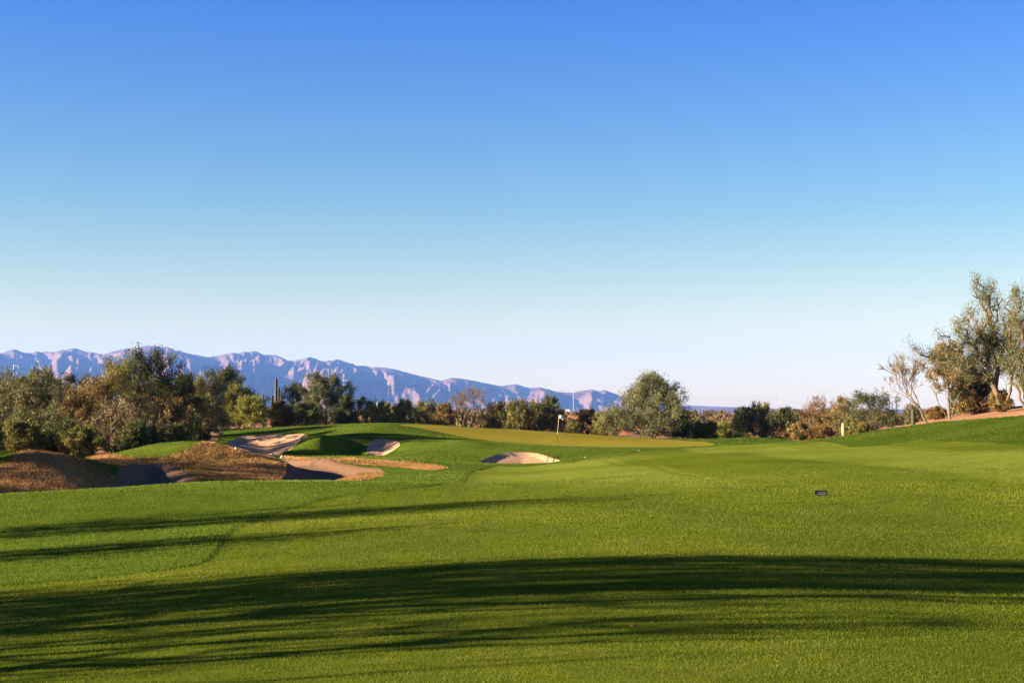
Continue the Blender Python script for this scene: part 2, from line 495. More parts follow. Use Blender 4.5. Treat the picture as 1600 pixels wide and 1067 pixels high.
# lips and bowls of the bunkers
for k, depth, bowl in (('waste', .22, .28), ('pot', .16, .22), ('left', .16, .42), ('front', .16, .18)):
    s = sd_all[k] * DD
    ZZ = ZZ - depth * smooth(0.0, -0.9 if k == 'waste' else -0.5, s) - bowl * smooth(0, -1.3 if k == 'pot' else -2.6, s)
# rough stands higher than the mown grass
sm = np.minimum(sd_fair, sd_green) * DD
ZZ = ZZ + 0.024 * smooth(-0.02, 0.05, sm) * smooth(4, 9, DD) * smooth(.17, .10, AA) * (DD < 160)
# gentle natural unevenness
XX = DD * np.sin(AA); YY = DD * np.cos(AA)
ZZ = ZZ + (fbm(XX * 0.35, YY * 0.35, 5, 3) - .5) * 0.07 * smooth(8, 30, DD) * smooth(0.0, 0.02, sd_green)
dryw = smooth(0.3, -0.5, sd_dry * DD)
ZZ = ZZ + (fbm(XX * 1.7, YY * 1.7, 9, 4) - .5) * 0.16 * dryw
ZZ = ZZ + (fbm(XX * 0.01, YY * 0.01, 31, 5) - .5) * 6 * smooth(200, 900, DD)

Vg = np.stack([XX, YY, ZZ], -1)
nr, nc = AA.shape
# vertex normals of the whole sheet
du = np.gradient(Vg, axis=0); da = np.gradient(Vg, axis=1)
NG = np.cross(da, du); NG /= np.linalg.norm(NG, axis=-1, keepdims=True) + 1e-12
NG[NG[..., 2] < 0] *= -1

def zg(a, d):
    """height of the built land sheet"""
    a = np.asarray(a, float); u = np.log(np.asarray(d, float))
    i = np.clip(np.interp(u, U, np.arange(nr)), 0, nr - 1.001); j = np.clip(np.interp(a, az, np.arange(nc)), 0, nc - 1.001)
    i0 = i.astype(int); j0 = j.astype(int); fi = i - i0; fj = j - j0
    return (ZZ[i0, j0] * (1 - fi) * (1 - fj) + ZZ[i0 + 1, j0] * fi * (1 - fj) + ZZ[i0, j0 + 1] * (1 - fi) * fj + ZZ[i0 + 1, j0 + 1] * fi * fj)
def zxy(x, y): return zg(np.arctan2(x, y), np.hypot(x, y))
def ground(px, d, py=660):
    a = float(azp(px, py))
    return Vector((d * sin(a), d * cos(a), float(zg(a, d))))

fc = lambda s: (s[:-1, :-1] + s[1:, :-1] + s[:-1, 1:] + s[1:, 1:]) / 4
Zid = np.zeros((nr - 1, nc - 1), int)                       # 0 rough
Zid[fc(sd_fair) < 0] = 1
Zid[fc(sd_dry) < 0] = 3
Zid[fc(sd_green) < 0] = 2
Zid[fc(sd_des) < 0] = 4
for k, (nm, _) in enumerate(SAND):
    Zid[fc(sd_all[nm]) < 0] = 5 + k

px_of = 800 + F * np.tan(AA)
mow = np.zeros_like(AA)
# mown bands: passes of the mower along and across the fairway, in ground metres
ph_ = ((XX - 4.6 + .02 * (YY - 45)) / 11.6) % 1
b1 = smooth(.47, .53, ph_) * smooth(1.0, .96, ph_) + smooth(.04, 0, ph_)
b2 = smooth(.40, .60, np.abs(((YY - XX * .25) / 17.0) % 2 - 1))
mow = (0.75 * b1 + 0.25 * b2) * smooth(26, 38, DD)

idx = np.arange(nr * nc).reshape(nr, nc)
quads = np.stack([idx[:-1, :-1], idx[:-1, 1:], idx[1:, 1:], idx[1:, :-1]], -1)
deep = smooth(.10, .16, AA)  # weight of the darker rough tone, rising towards the right
def ground_piece(name, sel, mat, label, mows=False):
    Q = quads[sel]
    used, inv = np.unique(Q, return_inverse=True)
    V = Vg.reshape(-1, 3)[used]
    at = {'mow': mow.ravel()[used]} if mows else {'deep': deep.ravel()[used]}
    me = mesh_np(name, V, inv.reshape(-1, 4), 4, True, at)
    me.normals_split_custom_set_from_vertices(NG.reshape(-1, 3)[used])
    o = link(name, me, mat)
    tag(o, label, None, None, 'structure')
    return o
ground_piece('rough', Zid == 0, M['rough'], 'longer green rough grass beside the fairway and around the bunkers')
ground_piece('fairway', Zid == 1, M['fairway'], 'closely mown green fairway running up to the putting green', True)
ground_piece('putting_green', Zid == 2, M['green'], 'smooth yellowish putting green with the flagstick in it')
ground_piece('dry_grass_bank', Zid == 3, M['dry'], 'dormant tan grass on the mounds and rims of the large sand hollow')
ground_piece('desert_ground', Zid == 4, M['soil'], 'bare reddish desert soil beyond the grass')
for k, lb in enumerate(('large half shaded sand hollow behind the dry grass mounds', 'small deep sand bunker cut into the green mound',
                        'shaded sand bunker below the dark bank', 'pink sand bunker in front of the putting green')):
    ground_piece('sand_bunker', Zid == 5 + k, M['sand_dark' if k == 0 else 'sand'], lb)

# ------------------------------------------------------------------ grass blades
def blades(name, label, mat, n, a0, a1, d0, d1, keep, h, w, seed, lean=0.55, spread=.12, patch=.7, dark=0.0):
    r = rng(seed)
    a = r.uniform(a0, a1, n); u = r.uniform(math.log(d0), math.log(d1), n)
    k = keep(a, u, r.random(n))
    a = a[k]; u = u[k]; d = np.exp(u); n = len(a)
    x = d * np.sin(a); y = d * np.cos(a); z = zg(a, d)
    th = r.uniform(0, 2 * pi, n)
    hh = h(d) * r.uniform(0.55, 1.35, n); ww = w(d) * r.uniform(0.7, 1.3, n)
    sx = np.cos(th) * ww * .5; sy = np.sin(th) * ww * .5
    ph = r.uniform(0, 2 * pi, n); ln = np.abs(r.normal(0, lean, n)) * hh
    V = np.empty((n, 3, 3))
    V[:, 0] = np.stack([x - sx, y - sy, z - 0.004], -1)
    V[:, 1] = np.stack([x + sx, y + sy, z - 0.004], -1)
    V[:, 2] = np.stack([x + np.cos(ph) * ln, y + np.sin(ph) * ln, z + hh], -1)
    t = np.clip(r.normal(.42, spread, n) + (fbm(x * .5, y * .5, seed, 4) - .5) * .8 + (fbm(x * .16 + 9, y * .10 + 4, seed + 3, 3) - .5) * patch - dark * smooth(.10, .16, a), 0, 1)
    me = mesh_np(name, V.reshape(-1, 3), np.arange(n * 3).reshape(-1, 3), 3, False, {'tint': np.repeat(t, 3)})
    o = link(name, me, mat)
    return tag(o, label, None, None, 'stuff')
in_fair = lambda a, u: sdf(Z_FAIR, a, u) < 0
def k_fair(a, u, q): return in_fair(a, u) & (q < 1 - smooth(24, 44, np.exp(u)))
def k_rough(a, u, q):
    s = (sdf(Z_FAIR, a, u) > 0) & (sdf(Z_GREEN, a, u) > 0.002) & (s_desert(a, u) > -0.01)
    for _, z in SAND: s &= sdf(z, a, u) > 0
    for z in DRY: s &= sdf(z, a, u) > -0.003 * q
    return s
def k_dry(a, u, q):
    s = np.minimum.reduce([sdf(z, a, u) for z in DRY]) < 0.004 * q
    for _, z in SAND: s &= sdf(z, a, u) > 0
    return s
blades('fairway_grass', 'short mown grass blades of the fairway', M['fair_blade'], 520000, -.44, .44, 7.0, 44, k_fair,
       lambda d: 0.014 + 0.0006 * (d - 8), lambda d: 0.0042 * np.maximum(1, d / 9), 11)
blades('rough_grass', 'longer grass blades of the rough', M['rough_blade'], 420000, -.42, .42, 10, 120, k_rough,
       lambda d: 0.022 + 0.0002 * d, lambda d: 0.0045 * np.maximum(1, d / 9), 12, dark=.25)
blades('dry_grass', 'tan dormant grass tufts on the mounds', M['dry_blade'], 420000, -.42, 0, 40, 76, k_dry,
       lambda d: 0.03 + 0.0006 * d, lambda d: 0.0042 * np.maximum(1, d / 9), 13, 0.9, .2, 1.6)

# ------------------------------------------------------------------ mountains
SKY = np.array([(-700, 600), (-400, 575), (-200, 560), (-60, 556), (0, 557), (22, 551), (42, 556), (75, 553.5), (115, 548.5), (160, 557), (190, 549), (212, 547), (235, 543), (265, 546), (300, 556),
                (325, 560), (360, 553), (385, 551.5), (400, 549), (412, 555), (427, 554.5), (450, 564), (470, 562), (485, 559), (505, 564), (527, 562), (560, 571), (600, 575), (615, 576.5),
                (650, 586), (690, 595), (706, 590), (725, 592), (745, 596), (780, 603), (805, 600), (828, 606), (845, 605), (870, 612), (895, 613.5), (925, 608), (934, 611), (945, 609), (968, 618),
                (990, 626), (1020, 630), (1060, 633), (1120, 635), (1200, 638), (1300, 640), (1500, 639), (1800, 632), (2300, 622)], float)
def mountains():
    pxs = np.arange(-700, 2301, 2.2); rs = np.linspace(7200, 13200, 170)
    P, R = np.meshgrid(pxs, rs)
    crest = 10800 + (fbm(P / 160, P * 0, 3, 3) - .5) * 1500
    foot = crest - 2600 - 600 * fbm(P / 90, P * 0 + 4, 8, 3)
    t = (R - foot) / (crest - foot)
    wob = (fbm(P / 26, R / 700, 21, 4) - .5)
    Sk = np.interp(P, SKY[:, 0], SKY[:, 1])
    zs = CAMZ + (640 - Sk) / F * crest
    zb = -18 + 95 * smooth(7200, 9800, R) * smooth(1150, 700, P) + 15 * smooth(7200, 9800, R)
    up = np.maximum(zs - zb, 0)
    tt = np.clip(t, 0, 1)
    rid = fbm(P / 75 + 1.1 * wob + .5 * t, R / 2600 + wob * .5, 40, 3, True)
    rid2 = fbm(P / 17 + wob * .9, R / 650, 50, 5, True)
    mid = np.clip(tt * (1 - tt) * 4, 0, 1) ** .7
    prof = np.clip(tt + mid * ((rid - .58) * 1.05 + (rid2 - .58) * .46), 0, 1.06) ** 1.15
    prof = np.minimum(prof, .42 + .58 * tt)
    h = up * np.where(t > 0, prof, 0)
    back = np.clip((t - 1) * 1.2, 0, 1)
    h = np.where(t > 1, up * (1 - back) * (1 - .4 * back * rid), h)
    h = h * (1 + 0.05 * (rid2 - .6))
    a = np.arctan((P - 800) / F)
    V = np.stack([R * np.sin(a), R * np.cos(a), zb + h], -1)
    ny, nx = P.shape
    ii = np.arange(ny * nx).reshape(ny, nx)
    Q = np.stack([ii[:-1, :-1], ii[:-1, 1:], ii[1:, 1:], ii[1:, :-1]], -1).reshape(-1, 4)
    return mesh_np('mountains', V.reshape(-1, 3), Q, 4, True)
M['rock'] = earth('mountain_rock', [(0.3, (0.0930, 0.0520, 0.0438)), (0.5, (0.1373, 0.0787, 0.0649)), (0.7, (0.1860, 0.1102, 0.0905))], 0.002, 0.012, 0.4, 8)
tag(link('mountains', mountains(), M['rock']), 'long blue mountain range on the horizon', None, None, 'structure')

# ------------------------------------------------------------------ trees and shrubs
def tube_net(nodes, parent, rad, sides=5):
    """one continuous skin over a branching skeleton: a ring at each node, joined to its parent's ring"""
    nodes = np.asarray(nodes); parent = np.asarray(parent); n = len(nodes)
    d = nodes - nodes[np.maximum(parent, 0)]
    d[parent < 0] = (0, 0, 1)
    d /= np.linalg.norm(d, axis=1, keepdims=True) + 1e-9
    ref = np.where(np.abs(d[:, 2:3]) > .9, np.array([[1., 0, 0]]), np.array([[0, 0, 1.]]))
    e1 = np.cross(d, ref); e1 /= np.linalg.norm(e1, axis=1, keepdims=True) + 1e-9
    e2 = np.cross(d, e1)
    th = np.arange(sides) * 2 * pi / sides
    ring = lambda c, r: c[:, None] + r[:, None, None] * (np.cos(th)[None, :, None] * e1[:, None] + np.sin(th)[None, :, None] * e2[:, None])
    k = np.where(parent >= 0)[0]
    top = ring(nodes, rad)[k]
    pr = np.minimum(rad[parent[k]], rad[k] * 1.6)
    bot = nodes[parent[k]][:, None] + pr[:, None, None] * (np.cos(th)[None, :, None] * e1[k][:, None] + np.sin(th)[None, :, None] * e2[k][:, None])
    V = np.concatenate([bot, top], 1).reshape(-1, 3)
    b = (np.arange(len(k)) * 2 * sides)[:, None]
    s = np.arange(sides); s2 = (s + 1) % sides
    Q = np.stack([b + s, b + s2, b + s2 + sides, b + s + sides], -1).reshape(-1, 4)
    return V, Q

def make_plant(name, label, cat, loc, H, W, leaf, seed, group=None, dens=1.0, low=0.08, bare=0.0, stems=4, leaf_len=0.11, clumps=None,
               bark='bark', lean=(0, 0), plume=0.5, lobes=0.4, trunk_h=0.25, sig=None, flat=1.0, leaf_w=.32, taper=0.0, limbs=None):
    """tapered stems and limbs reaching to clumps of small leaves spread through an uneven crown"""
    r = rng(seed)
    NC = clumps or int(np.clip(44 * H * W / 6, 110, 650))
    # clump centres
    cs = []
    phx = r.uniform(0, 2 * pi, 8)
    while len(cs) < NC:
        u = r.uniform(low, 1) ** 0.85; th = r.uniform(0, 2 * pi)
        sh = math.sqrt(max(0.0, 1 - ((u - 0.47) / 0.56) ** 2)) * (1 + taper * (.45 - u))
        lob = 1 + lobes * (0.6 * sin(3 * th + phx[0] + 3 * u) + 0.5 * sin(5 * th + phx[1] - 4 * u) + 0.4 * sin(2 * th + phx[2] + 7 * u))
        rr = W / 2 * sh * np.clip(lob, .4, 1.45) * r.random() ** 0.42 * 0.92
        hh = H * u * (1 + 0.10 * sin(2 * th + phx[3]) - .04)
        cs.append((rr * cos(th) + lean[0] * u, rr * sin(th) * flat + lean[1] * u, min(hh, H * 0.97)))
    if limbs is not None:      # clumps strung along rising limbs that end in separate plumes
        cs = []
        for ex, ez in limbs:
            ey = r.uniform(-.32, .32) * W
            m = max(4, int(NC / len(limbs) * r.uniform(.7, 1.3)))
            for t in r.uniform(.34, 1, m):
                wd = (1.12 - t) * .66 + .16
                b = np.array([ex * t ** 1.25, ey * t ** 1.2, H * .16 + (ez - H * .16) * t])
                cs.append(b + r.normal(0, wd * .62, 3) * np.array([1, 1, .8]))
        NC = len(cs)
        cs = np.array(cs); cs[:, 2] = np.clip(cs[:, 2], H * low, H * .98)
    cs = np.array(cs)
    cs = cs[np.argsort(np.linalg.norm(cs, axis=1))]
    # stems
    nodes = []; par = []
    for k in range(stems):
        th = 2 * pi * k / stems + r.uniform(-.5, .5)
        x0 = np.array([cos(th) * .05 * W * .3, sin(th) * .05 * W * .3, -0.12])
        dirv = np.array([cos(th) * r.uniform(.15, .55), sin(th) * r.uniform(.15, .55), 1.0])
        L = H * trunk_h * r.uniform(.8, 1.3)
        last = -1
        for q in range(5):
            p = x0 + dirv * L * q / 4 + np.array([lean[0], lean[1], 0]) * (q / 4) * trunk_h + r.normal(0, .02 * H * .4, 3) * (q > 0)
            nodes.append(p); par.append(last); last = len(nodes) - 1
    nodes = [np.array(p) for p in nodes]
    path = []
    for i, p in enumerate(nodes):
        path.append(0 if par[i] < 0 else path[par[i]] + np.linalg.norm(p - nodes[par[i]]))
    tips = []
    for c in cs:
        N = np.array(nodes); dv = c - N
        dist = np.linalg.norm(dv, axis=1)
        cost = dist + 0.25 * np.array(path) + np.where(dv[:, 2] < -0.05 * H, .6 * H, 0)
        b = int(np.argmin(cost)); L = dist[b]
        m = max(1, int(L / (0.09 * H + .12)))
        last = b
        for q in range(1, m + 1):
            f = q / m
            p = nodes[b] + (c - nodes[b]) * f + (r.normal(0, .035 * L + .01, 3) if q < m else 0)
            p[2] += 0.06 * L * sin(pi * f)
            nodes.append(p); par.append(last); path.append(path[last] + L / m); last = len(nodes) - 1
        tips.append(last)
    N = np.array(nodes); P = np.array(par)
    cnt = np.zeros(len(N))
    cnt[tips] += 1
    for i in range(len(N) - 1, -1, -1):
        if P[i] >= 0: cnt[P[i]] += cnt[i]
    rad = 0.0062 * H ** .5 * np.maximum(cnt, .6) ** 0.41
    rad = np.minimum(rad, .035 + .018 * H)
    root = empty(name, loc, label, cat, group)
    V, Q = tube_net(N, P, rad)
    link('trunk', mesh_np('trunk', V, Q, 4, True), M[bark], root)
    # foliage
    sg = sig or 0.025 * (H + W) * .5 + .05
    nl = np.maximum(4, r.gamma(3.0, 1 / 3.0, NC) * 100 * dens).astype(int)
    if bare > 0:
        nl = (nl * np.where(r.random(NC) < bare, .12, 1)).astype(int) + 1
    ci = np.repeat(np.arange(NC), nl); n = len(ci)
    cdir = cs - np.array([lean[0] * .4, lean[1] * .4, H * .25]); cdir /= np.linalg.norm(cdir, axis=1, keepdims=True)
    off = r.normal(0, 1, (n, 3)) * sg * np.array([.9, .9, .75])
    off += cdir[ci] * r.normal(0, 1, (n, 1)) * sg * 0.9 + np.array([0, 0, 1]) * r.normal(0, 1, (n, 1)) * sg * plume
    pos = cs[ci] + off
    pos[:, 2] = np.maximum(pos[:, 2], r.uniform(.0, .25, n))
    dr = cdir[ci] * .5 + np.array([0, 0, plume]) + r.normal(0, .65, (n, 3))
    dr /= np.linalg.norm(dr, axis=1, keepdims=True)
    sd = np.cross(dr, r.normal(0, 1, (n, 3))); sd /= np.linalg.norm(sd, axis=1, keepdims=True)
    L = leaf_len * r.uniform(.5, 1.5, n); Wd = L * leaf_w * r.uniform(.7, 1.3, n)
    Vv = np.stack([pos - sd * Wd[:, None] * .5, pos + sd * Wd[:, None] * .5, pos + dr * L[:, None]], 1)
    ct = np.clip(r.normal(.45, .22, NC), 0, 1)
    t = np.clip(ct[ci] + r.normal(0, .17, n), 0, 1)
    link('crown', mesh_np('crown', Vv.reshape(-1, 3), np.arange(n * 3).reshape(-1, 3), 3, False, {'tint': np.repeat(t, 3)}), M['leaf_' + leaf], root)
    return root

def bare_tree(name, label, cat, loc, H, lean, seed, leaf, bark, spread=.5, levels=6, rad0=.09, first=.34, twigs=1.0, nstem=1):
    """open winter tree: forking limbs down to fine twigs"""
    r = rng(seed)
    nodes = [np.array([0., 0, -.15])]; par = [-1]; rad = [rad0]
    ends = []
    def go(i, dv, L, rd, lev):
        last = i
        for q in range(3):
            dv = dv + r.normal(0, .09, 3) + np.array([0, 0, .05]); dv /= np.linalg.norm(dv)
            nodes.append(nodes[last] + dv * L / 3); par.append(last); rad.append(rd * (1 - .12 * (q + 1))); last = len(nodes) - 1
        if lev == 0:
            ends.append((last, dv)); return
        for _ in range(2 if lev > 1 and r.random() < .6 else 3):
            w = r.normal(0, 1, 3); w -= dv * w.dot(dv); w /= np.linalg.norm(w)
            nd = dv + w * r.uniform(.35, .95) * spread * 1.3 + np.array([0, 0, .12]); nd /= np.linalg.norm(nd)
            go(last, nd, L * r.uniform(.66, .9), rd * .63, lev - 1)
    dv = np.array([lean[0], lean[1], 1.0]); dv /= np.linalg.norm(dv)
    for k in range(nstem):
        w = np.array([cos(2 * pi * k / nstem + .3), sin(2 * pi * k / nstem + .3), 0]) * (.55 if nstem > 1 else 0)
        go(0, (dv + w) / np.linalg.norm(dv + w), H * first * r.uniform(.85, 1.15), rad0, levels)
    N = np.array(nodes); k = H / N[:, 2].max(); N = N * k
    root = empty(name, loc, label, cat)
    V, Q = tube_net(N, np.array(par), np.maximum(np.array(rad), .009), 5)
    link('trunk', mesh_np('trunk', V, Q, 4, True), M[bark], root)
    P = []; T = []
    for i, dv in ends:
        for _ in range(max(1, int(r.poisson(3 * twigs)))):
            p = N[i] - dv * r.uniform(0, .3); d = dv + r.normal(0, .5, 3); d /= np.linalg.norm(d)
            sd = np.cross(d, r.normal(0, 1, 3)); sd /= np.linalg.norm(sd); L = r.uniform(.18, .42)
            P += [p - sd * .009, p + sd * .009, p + d * L]; T.append(r.uniform(.2, .9))
    link('crown', mesh_np('crown', P, np.arange(len(P)).reshape(-1, 3), 3, False, {'tint': np.repeat(T, 3)}), M['leaf_' + leaf], root)
    return root

def plant(name, label, cat, px, d, top, hw, leaf, seed, group=None, **kw):
    g = ground(px, d)
    H = float(zat(px, top, d)) - g.z
    W = 2 * hw / F * d
    kw.setdefault('leaf_len', 0.075 + 0.0006 * d)
    return make_plant(name, label, cat, g, H, W, leaf, seed, group, **kw)

# the thicket on the left, beyond the dry mounds
plant('ironwood_tree', 'grey green tree with a narrow raised top behind the first dry mound', 'tree', 62, 74, 582, 46, 'grey', 101, plume=.9, dens=1.3)
plant('ironwood_tree', 'ragged grey green tree standing below the lone white pole on the mountains', 'tree', -6, 76, 586, 55, 'grey', 102, plume=.9, dens=1.2)
plant('mesquite_tree', 'wide yellow brown mesquite in the thicket beside the grey green tree', 'tree', 140, 80, 597, 78, 'brown', 103, dens=1.35)
plant('ironwood_tree', 'tallest dark green tree of the thicket, rising against the mountains', 'tree', 232, 90, 551, 52, 'dark', 104, plume=.9, dens=1.5, low=.12)
plant('ironwood_tree', 'mid green tree shouldering the tallest tree of the thicket', 'tree', 185, 87, 566, 50, 'olive', 105, plume=.9, dens=1.2)
plant('ironwood_tree', 'low dark tree tucked against the tallest tree of the thicket', 'tree', 286, 92, 587, 30, 'dark', 106, dens=1.4)
plant('mesquite_tree', 'half bare brown mesquite with tangled pale twigs behind the second dry mound', 'tree', 180, 70, 628, 62, 'tan', 107, dens=.45, bare=.45)
plant('mesquite_shrub', 'low dark shrub in the shade between the two dry mounds', 'shrub', 95, 69, 664, 44, 'dark', 108, dens=1.2)
plant('mesquite_tree', 'rusty brown mesquite rising behind the green strip of the second mound', 'tree', 262, 74, 627, 40, 'brown', 109, dens=.9)
plant('mesquite_shrub', 'low dark shrub under the rusty brown mesquite', 'shrub', 232, 69, 668, 36, 'dark', 110, dens=1.1)
plant('ironwood_shrub', 'silvery shrub at the edge of the dark bank', 'shrub', 318, 106, 624, 38, 'grey', 111, dens=1.1)
plant('ironwood_tree', 'dark rounded tree behind the silvery shrub, against the mountain foot', 'tree', 348, 130, 576, 42, 'dark', 112, plume=.8, dens=1.2)
plant('ironwood_tree', 'olive tree beside the dark rounded tree, above the dark bank', 'tree', 312, 128, 592, 30, 'olive', 113, plume=.7)
plant('palo_verde_tree', 'yellow green palo verde behind the dark bank', 'tree', 372, 128, 604, 44, 'yellow', 114, dens=1.0, plume=.7)
plant('palo_verde_shrub', 'bright green low palo verde on top of the dark bank', 'shrub', 395, 124, 622, 40, 'yellow', 115, dens=1.2, plume=.3)
plant('mesquite_shrub', 'small orange brown shrub below the tall thin cactus', 'shrub', 436, 125, 628, 14, 'orange', 116, plume=.8)
plant('ironwood_tree', 'grey tree between the tall thin cactus and the big round tree', 'tree', 462, 131, 602, 32, 'grey', 117, plume=.8)
plant('ironwood_tree', 'big round tree with a pale forked trunk beside the pot bunker mound', 'tree', 508, 128, 586, 42, 'grey', 118, dens=1.5, plume=.6)
plant('ironwood_shrub', 'dark shrub at the foot of the big round tree', 'shrub', 478, 124, 632, 30, 'dark', 119)
plant('ironwood_shrub', 'low dark shrub right behind the top of the green mound', 'shrub', 540, 126, 622, 20, 'dark', 120)
plant('mesquite_tree', 'golden brown mesquite filling the thicket beside the narrow topped tree', 'tree', 104, 79, 612, 38, 'brown', 130, dens=1.3, low=.03)
plant('palo_verde_tree', 'olive palo verde deep in the thicket behind the narrow topped tree', 'tree', 30, 86, 600, 44, 'olive', 131, dens=1.3, low=.03)
plant('mesquite_tree', 'golden brown mesquite between the thicket and the silvery shrub', 'tree', 292, 100, 616, 32, 'brown', 132, dens=1.2, low=.03)
for k, (px, d, top, hw) in enumerate(((-10, 68, 668, 36), (34, 67, 662, 30), (128, 66.5, 672, 34), (212, 68, 664, 30), (272, 71, 668, 26), (300, 78, 655, 24))):
    plant('mesquite_shrub', ('dark undergrowth shrub at the foot of the ragged tree below the lone white pole', 'low olive shrub at the foot of the narrow topped tree', 'low olive shrub below the half bare mesquite',
          'dark undergrowth shrub beside the rusty brown mesquite', 'low olive shrub on the bank side of the rusty brown mesquite', 'dark undergrowth shrub at the end of the thicket beside the dark bank')[k], 'shrub', px, d, top, hw, 'olive' if k in (1, 2, 4) else 'dark', 140 + k, dens=1.4, low=.02)
# the row behind the putting green
ROW = 'desert shrubs in a row behind the putting green'
for k, (px, d, top, hw, leaf) in enumerate(((574, 128, 625, 24, 'yellow'), (604, 132, 632, 22, 'olive'), (632, 130, 627, 24, 'olive'), (662, 134, 629, 24, 'olive'), (690, 128, 633, 22, 'brown'),
                                            (776, 130, 630, 24, 'brown'), (806, 128, 629, 24, 'olive'), (834, 131, 628, 24, 'olive'))):
    lab = ('yellowish desert shrub heading the row behind the putting green', 'olive shrub right beside the yellowish shrub that heads the row', 'olive shrub beside the slim pale saguaro in the row',
           'olive shrub with the saguaro stub poking out of it', 'brownish shrub just before the bare branched mesquite', 'brownish shrub just past the bare branched mesquite',
           'olive shrub midway between the bare mesquite and the dark leafed tree', 'olive shrub touching the dark leafed tree behind the flag')[k]
    plant('desert_shrub', lab, 'shrub', px, d, top, hw, leaf, 200 + k, ROW, dens=.9, plume=.8, bare=.15)
g_ = ground(728, 129)
bare_tree('mesquite_tree', 'bare tan branched mesquite in the row behind the putting green', 'tree', g_, float(zat(728, 603, 129)) - g_.z, (.1, 0), 220, 'tan', 'bark', spread=.8, levels=5, rad0=.10, first=.2, twigs=1.5, nstem=4)
plant('mesquite_tree', 'dark leafed tree behind the flag', 'tree', 858, 130, 621, 26, 'dark', 221, dens=1.2)
plant('desert_shrub', 'tan dry shrub just beside the flag', 'shrub', 884, 129, 655, 20, 'tan', 222, dens=.8)
plant('desert_shrub', 'rusty dry shrub against the red earth bank', 'shrub', 916, 131, 642, 24, 'orange', 223, dens=.7, plume=.9)
plant('desert_shrub', 'green shrub at the foot of the red earth bank', 'shrub', 898, 128, 662, 12, 'olive', 224)
plant('desert_shrub', 'olive shrub leaning on the big tree behind the putting green', 'shrub', 948, 127, 648, 26, 'olive', 225)
plant('ironwood_tree', 'big spreading olive tree standing alone behind the putting green', 'tree', 1020, 125, 591, 66, 'grey', 226, dens=1.7, plume=.9, low=.04, lobes=.42, taper=.35)
plant('ironwood_shrub', 'dark low shrub in the shade of the big spreading tree', 'shrub', 1066, 126, 650, 20, 'dark', 227, dens=1.3)
plant('palo_verde_shrub', 'yellow green bush in the open gap beside the big spreading tree', 'shrub', 1102, 128, 662, 26, 'yellow', 228, dens=1.2)
plant('palo_verde_shrub', 'yellow bush below the far white roofs', 'shrub', 1132, 132, 664, 20, 'yellow', 229, dens=1.0)
plant('ironwood_tree', 'dark tree beside a stubby dark cactus', 'tree', 1162, 126, 640, 24, 'dark', 230, dens=1.4)
plant('palo_verde_tree', 'feathery olive tree between two dark trees', 'tree', 1192, 129, 633, 24, 'olive', 231, plume=1.0, dens=.9)
plant('ironwood_tree', 'dark tree beside the orange brown mesquite', 'tree', 1226, 126, 640, 22, 'dark', 232, dens=1.4)
plant('mesquite_tree', 'orange brown thin mesquite at the foot of the grass hill', 'tree', 1280, 121, 620, 38, 'orange', 233, dens=.7, bare=.25)
plant('mesquite_tree', 'low twisted dark green tree behind the grass hill', 'tree', 1358, 113, 615, 52, 'dark', 234, dens=1.0, bare=.25, lobes=.3)
plant('mesquite_tree', 'thin brownish tree between the orange mesquite and the twisted tree', 'tree', 1316, 118, 624, 26, 'brown', 235, dens=.6, bare=.2)
plant('desert_shrub', 'low brown shrub between the dark tree and the orange brown mesquite', 'shrub', 1248, 117, 664, 18, 'brown', 236)
plant('desert_shrub', 'low rusty shrub under the orange brown mesquite', 'shrub', 1284, 115, 668, 22, 'orange', 237, dens=.9)
plant('desert_shrub', 'low olive shrub beside the pale yellow saguaro', 'shrub', 1338, 112, 660, 22, 'olive', 238)
# hill top on the right
def limb_list(px0, d, pts):
    g = ground(px0, d)
    return [((px - px0) / F * d, float(zat(px, py, d)) - g.z) for px, py in pts]
plant('palo_verde_tree', 'tall airy palo verde with pale trunks on the hill top', 'tree', 1570, 84, 436, 80, 'grey', 240, dens=.62, low=.26, plume=1.2, trunk_h=.24, stems=5, bare=.15, clumps=620, leaf_len=.09, sig=.13, bark='bark',
      limbs=limb_list(1570, 84, ((1514, 436), (1530, 452), (1553, 438), (1570, 462), (1536, 480), (1500, 486), (1478, 506), (1452, 518), (1440, 540), (1498, 530), (1526, 520), (1556, 505), (1470, 560), (1510, 570), (1580, 500))))
plant('palo_verde_tree', 'grey leafed palo verde rising close beside the tall airy one', 'tree', 1606, 82, 450, 46, 'grey', 241, dens=.62, low=.22, plume=1.2, trunk_h=.22, stems=4, clumps=420, leaf_len=.09, sig=.13,
      limbs=limb_list(1606, 82, ((1590, 450), (1577, 490), (1604, 470), (1626, 462), (1650, 500), (1588, 540), (1620, 540), (1572, 560), (1640, 580), (1600, 590))))
plant('mesquite_tree', 'brown leafed mesquite with pale forked stems on the hill edge', 'tree', 1484, 88, 540, 40, 'brown', 242, dens=1.3, low=.42, plume=.3, trunk_h=.45, stems=4)
g_ = ground(1450, 90)
bare_tree('mesquite_tree', 'leaning bare tree with fine twigs on the hill edge', 'tree', g_, float(zat(1420, 550, 90)) - g_.z, (-.85, 0), 244, 'tan', 'bark', spread=.8, levels=6, rad0=.085, first=.30, twigs=1.3)
plant('mesquite_shrub', 'dark hollow shrub in the shade under the tall palo verde', 'shrub', 1520, 91, 588, 36, 'dark', 244, dens=1.6)
plant('desert_shrub', 'tan dry bush at the foot of the tall palo verde', 'shrub', 1564, 84, 614, 14, 'brown', 245, dens=1.0)
plant('desert_shrub', 'brown dry bush beside the pale forked stems', 'shrub', 1520, 90, 616, 26, 'brown', 246, dens=1.0)
plant('desert_shrub', 'reddish dry bush below the leaning bare tree', 'shrub', 1464, 93, 640, 12, 'orange', 247, dens=.8)
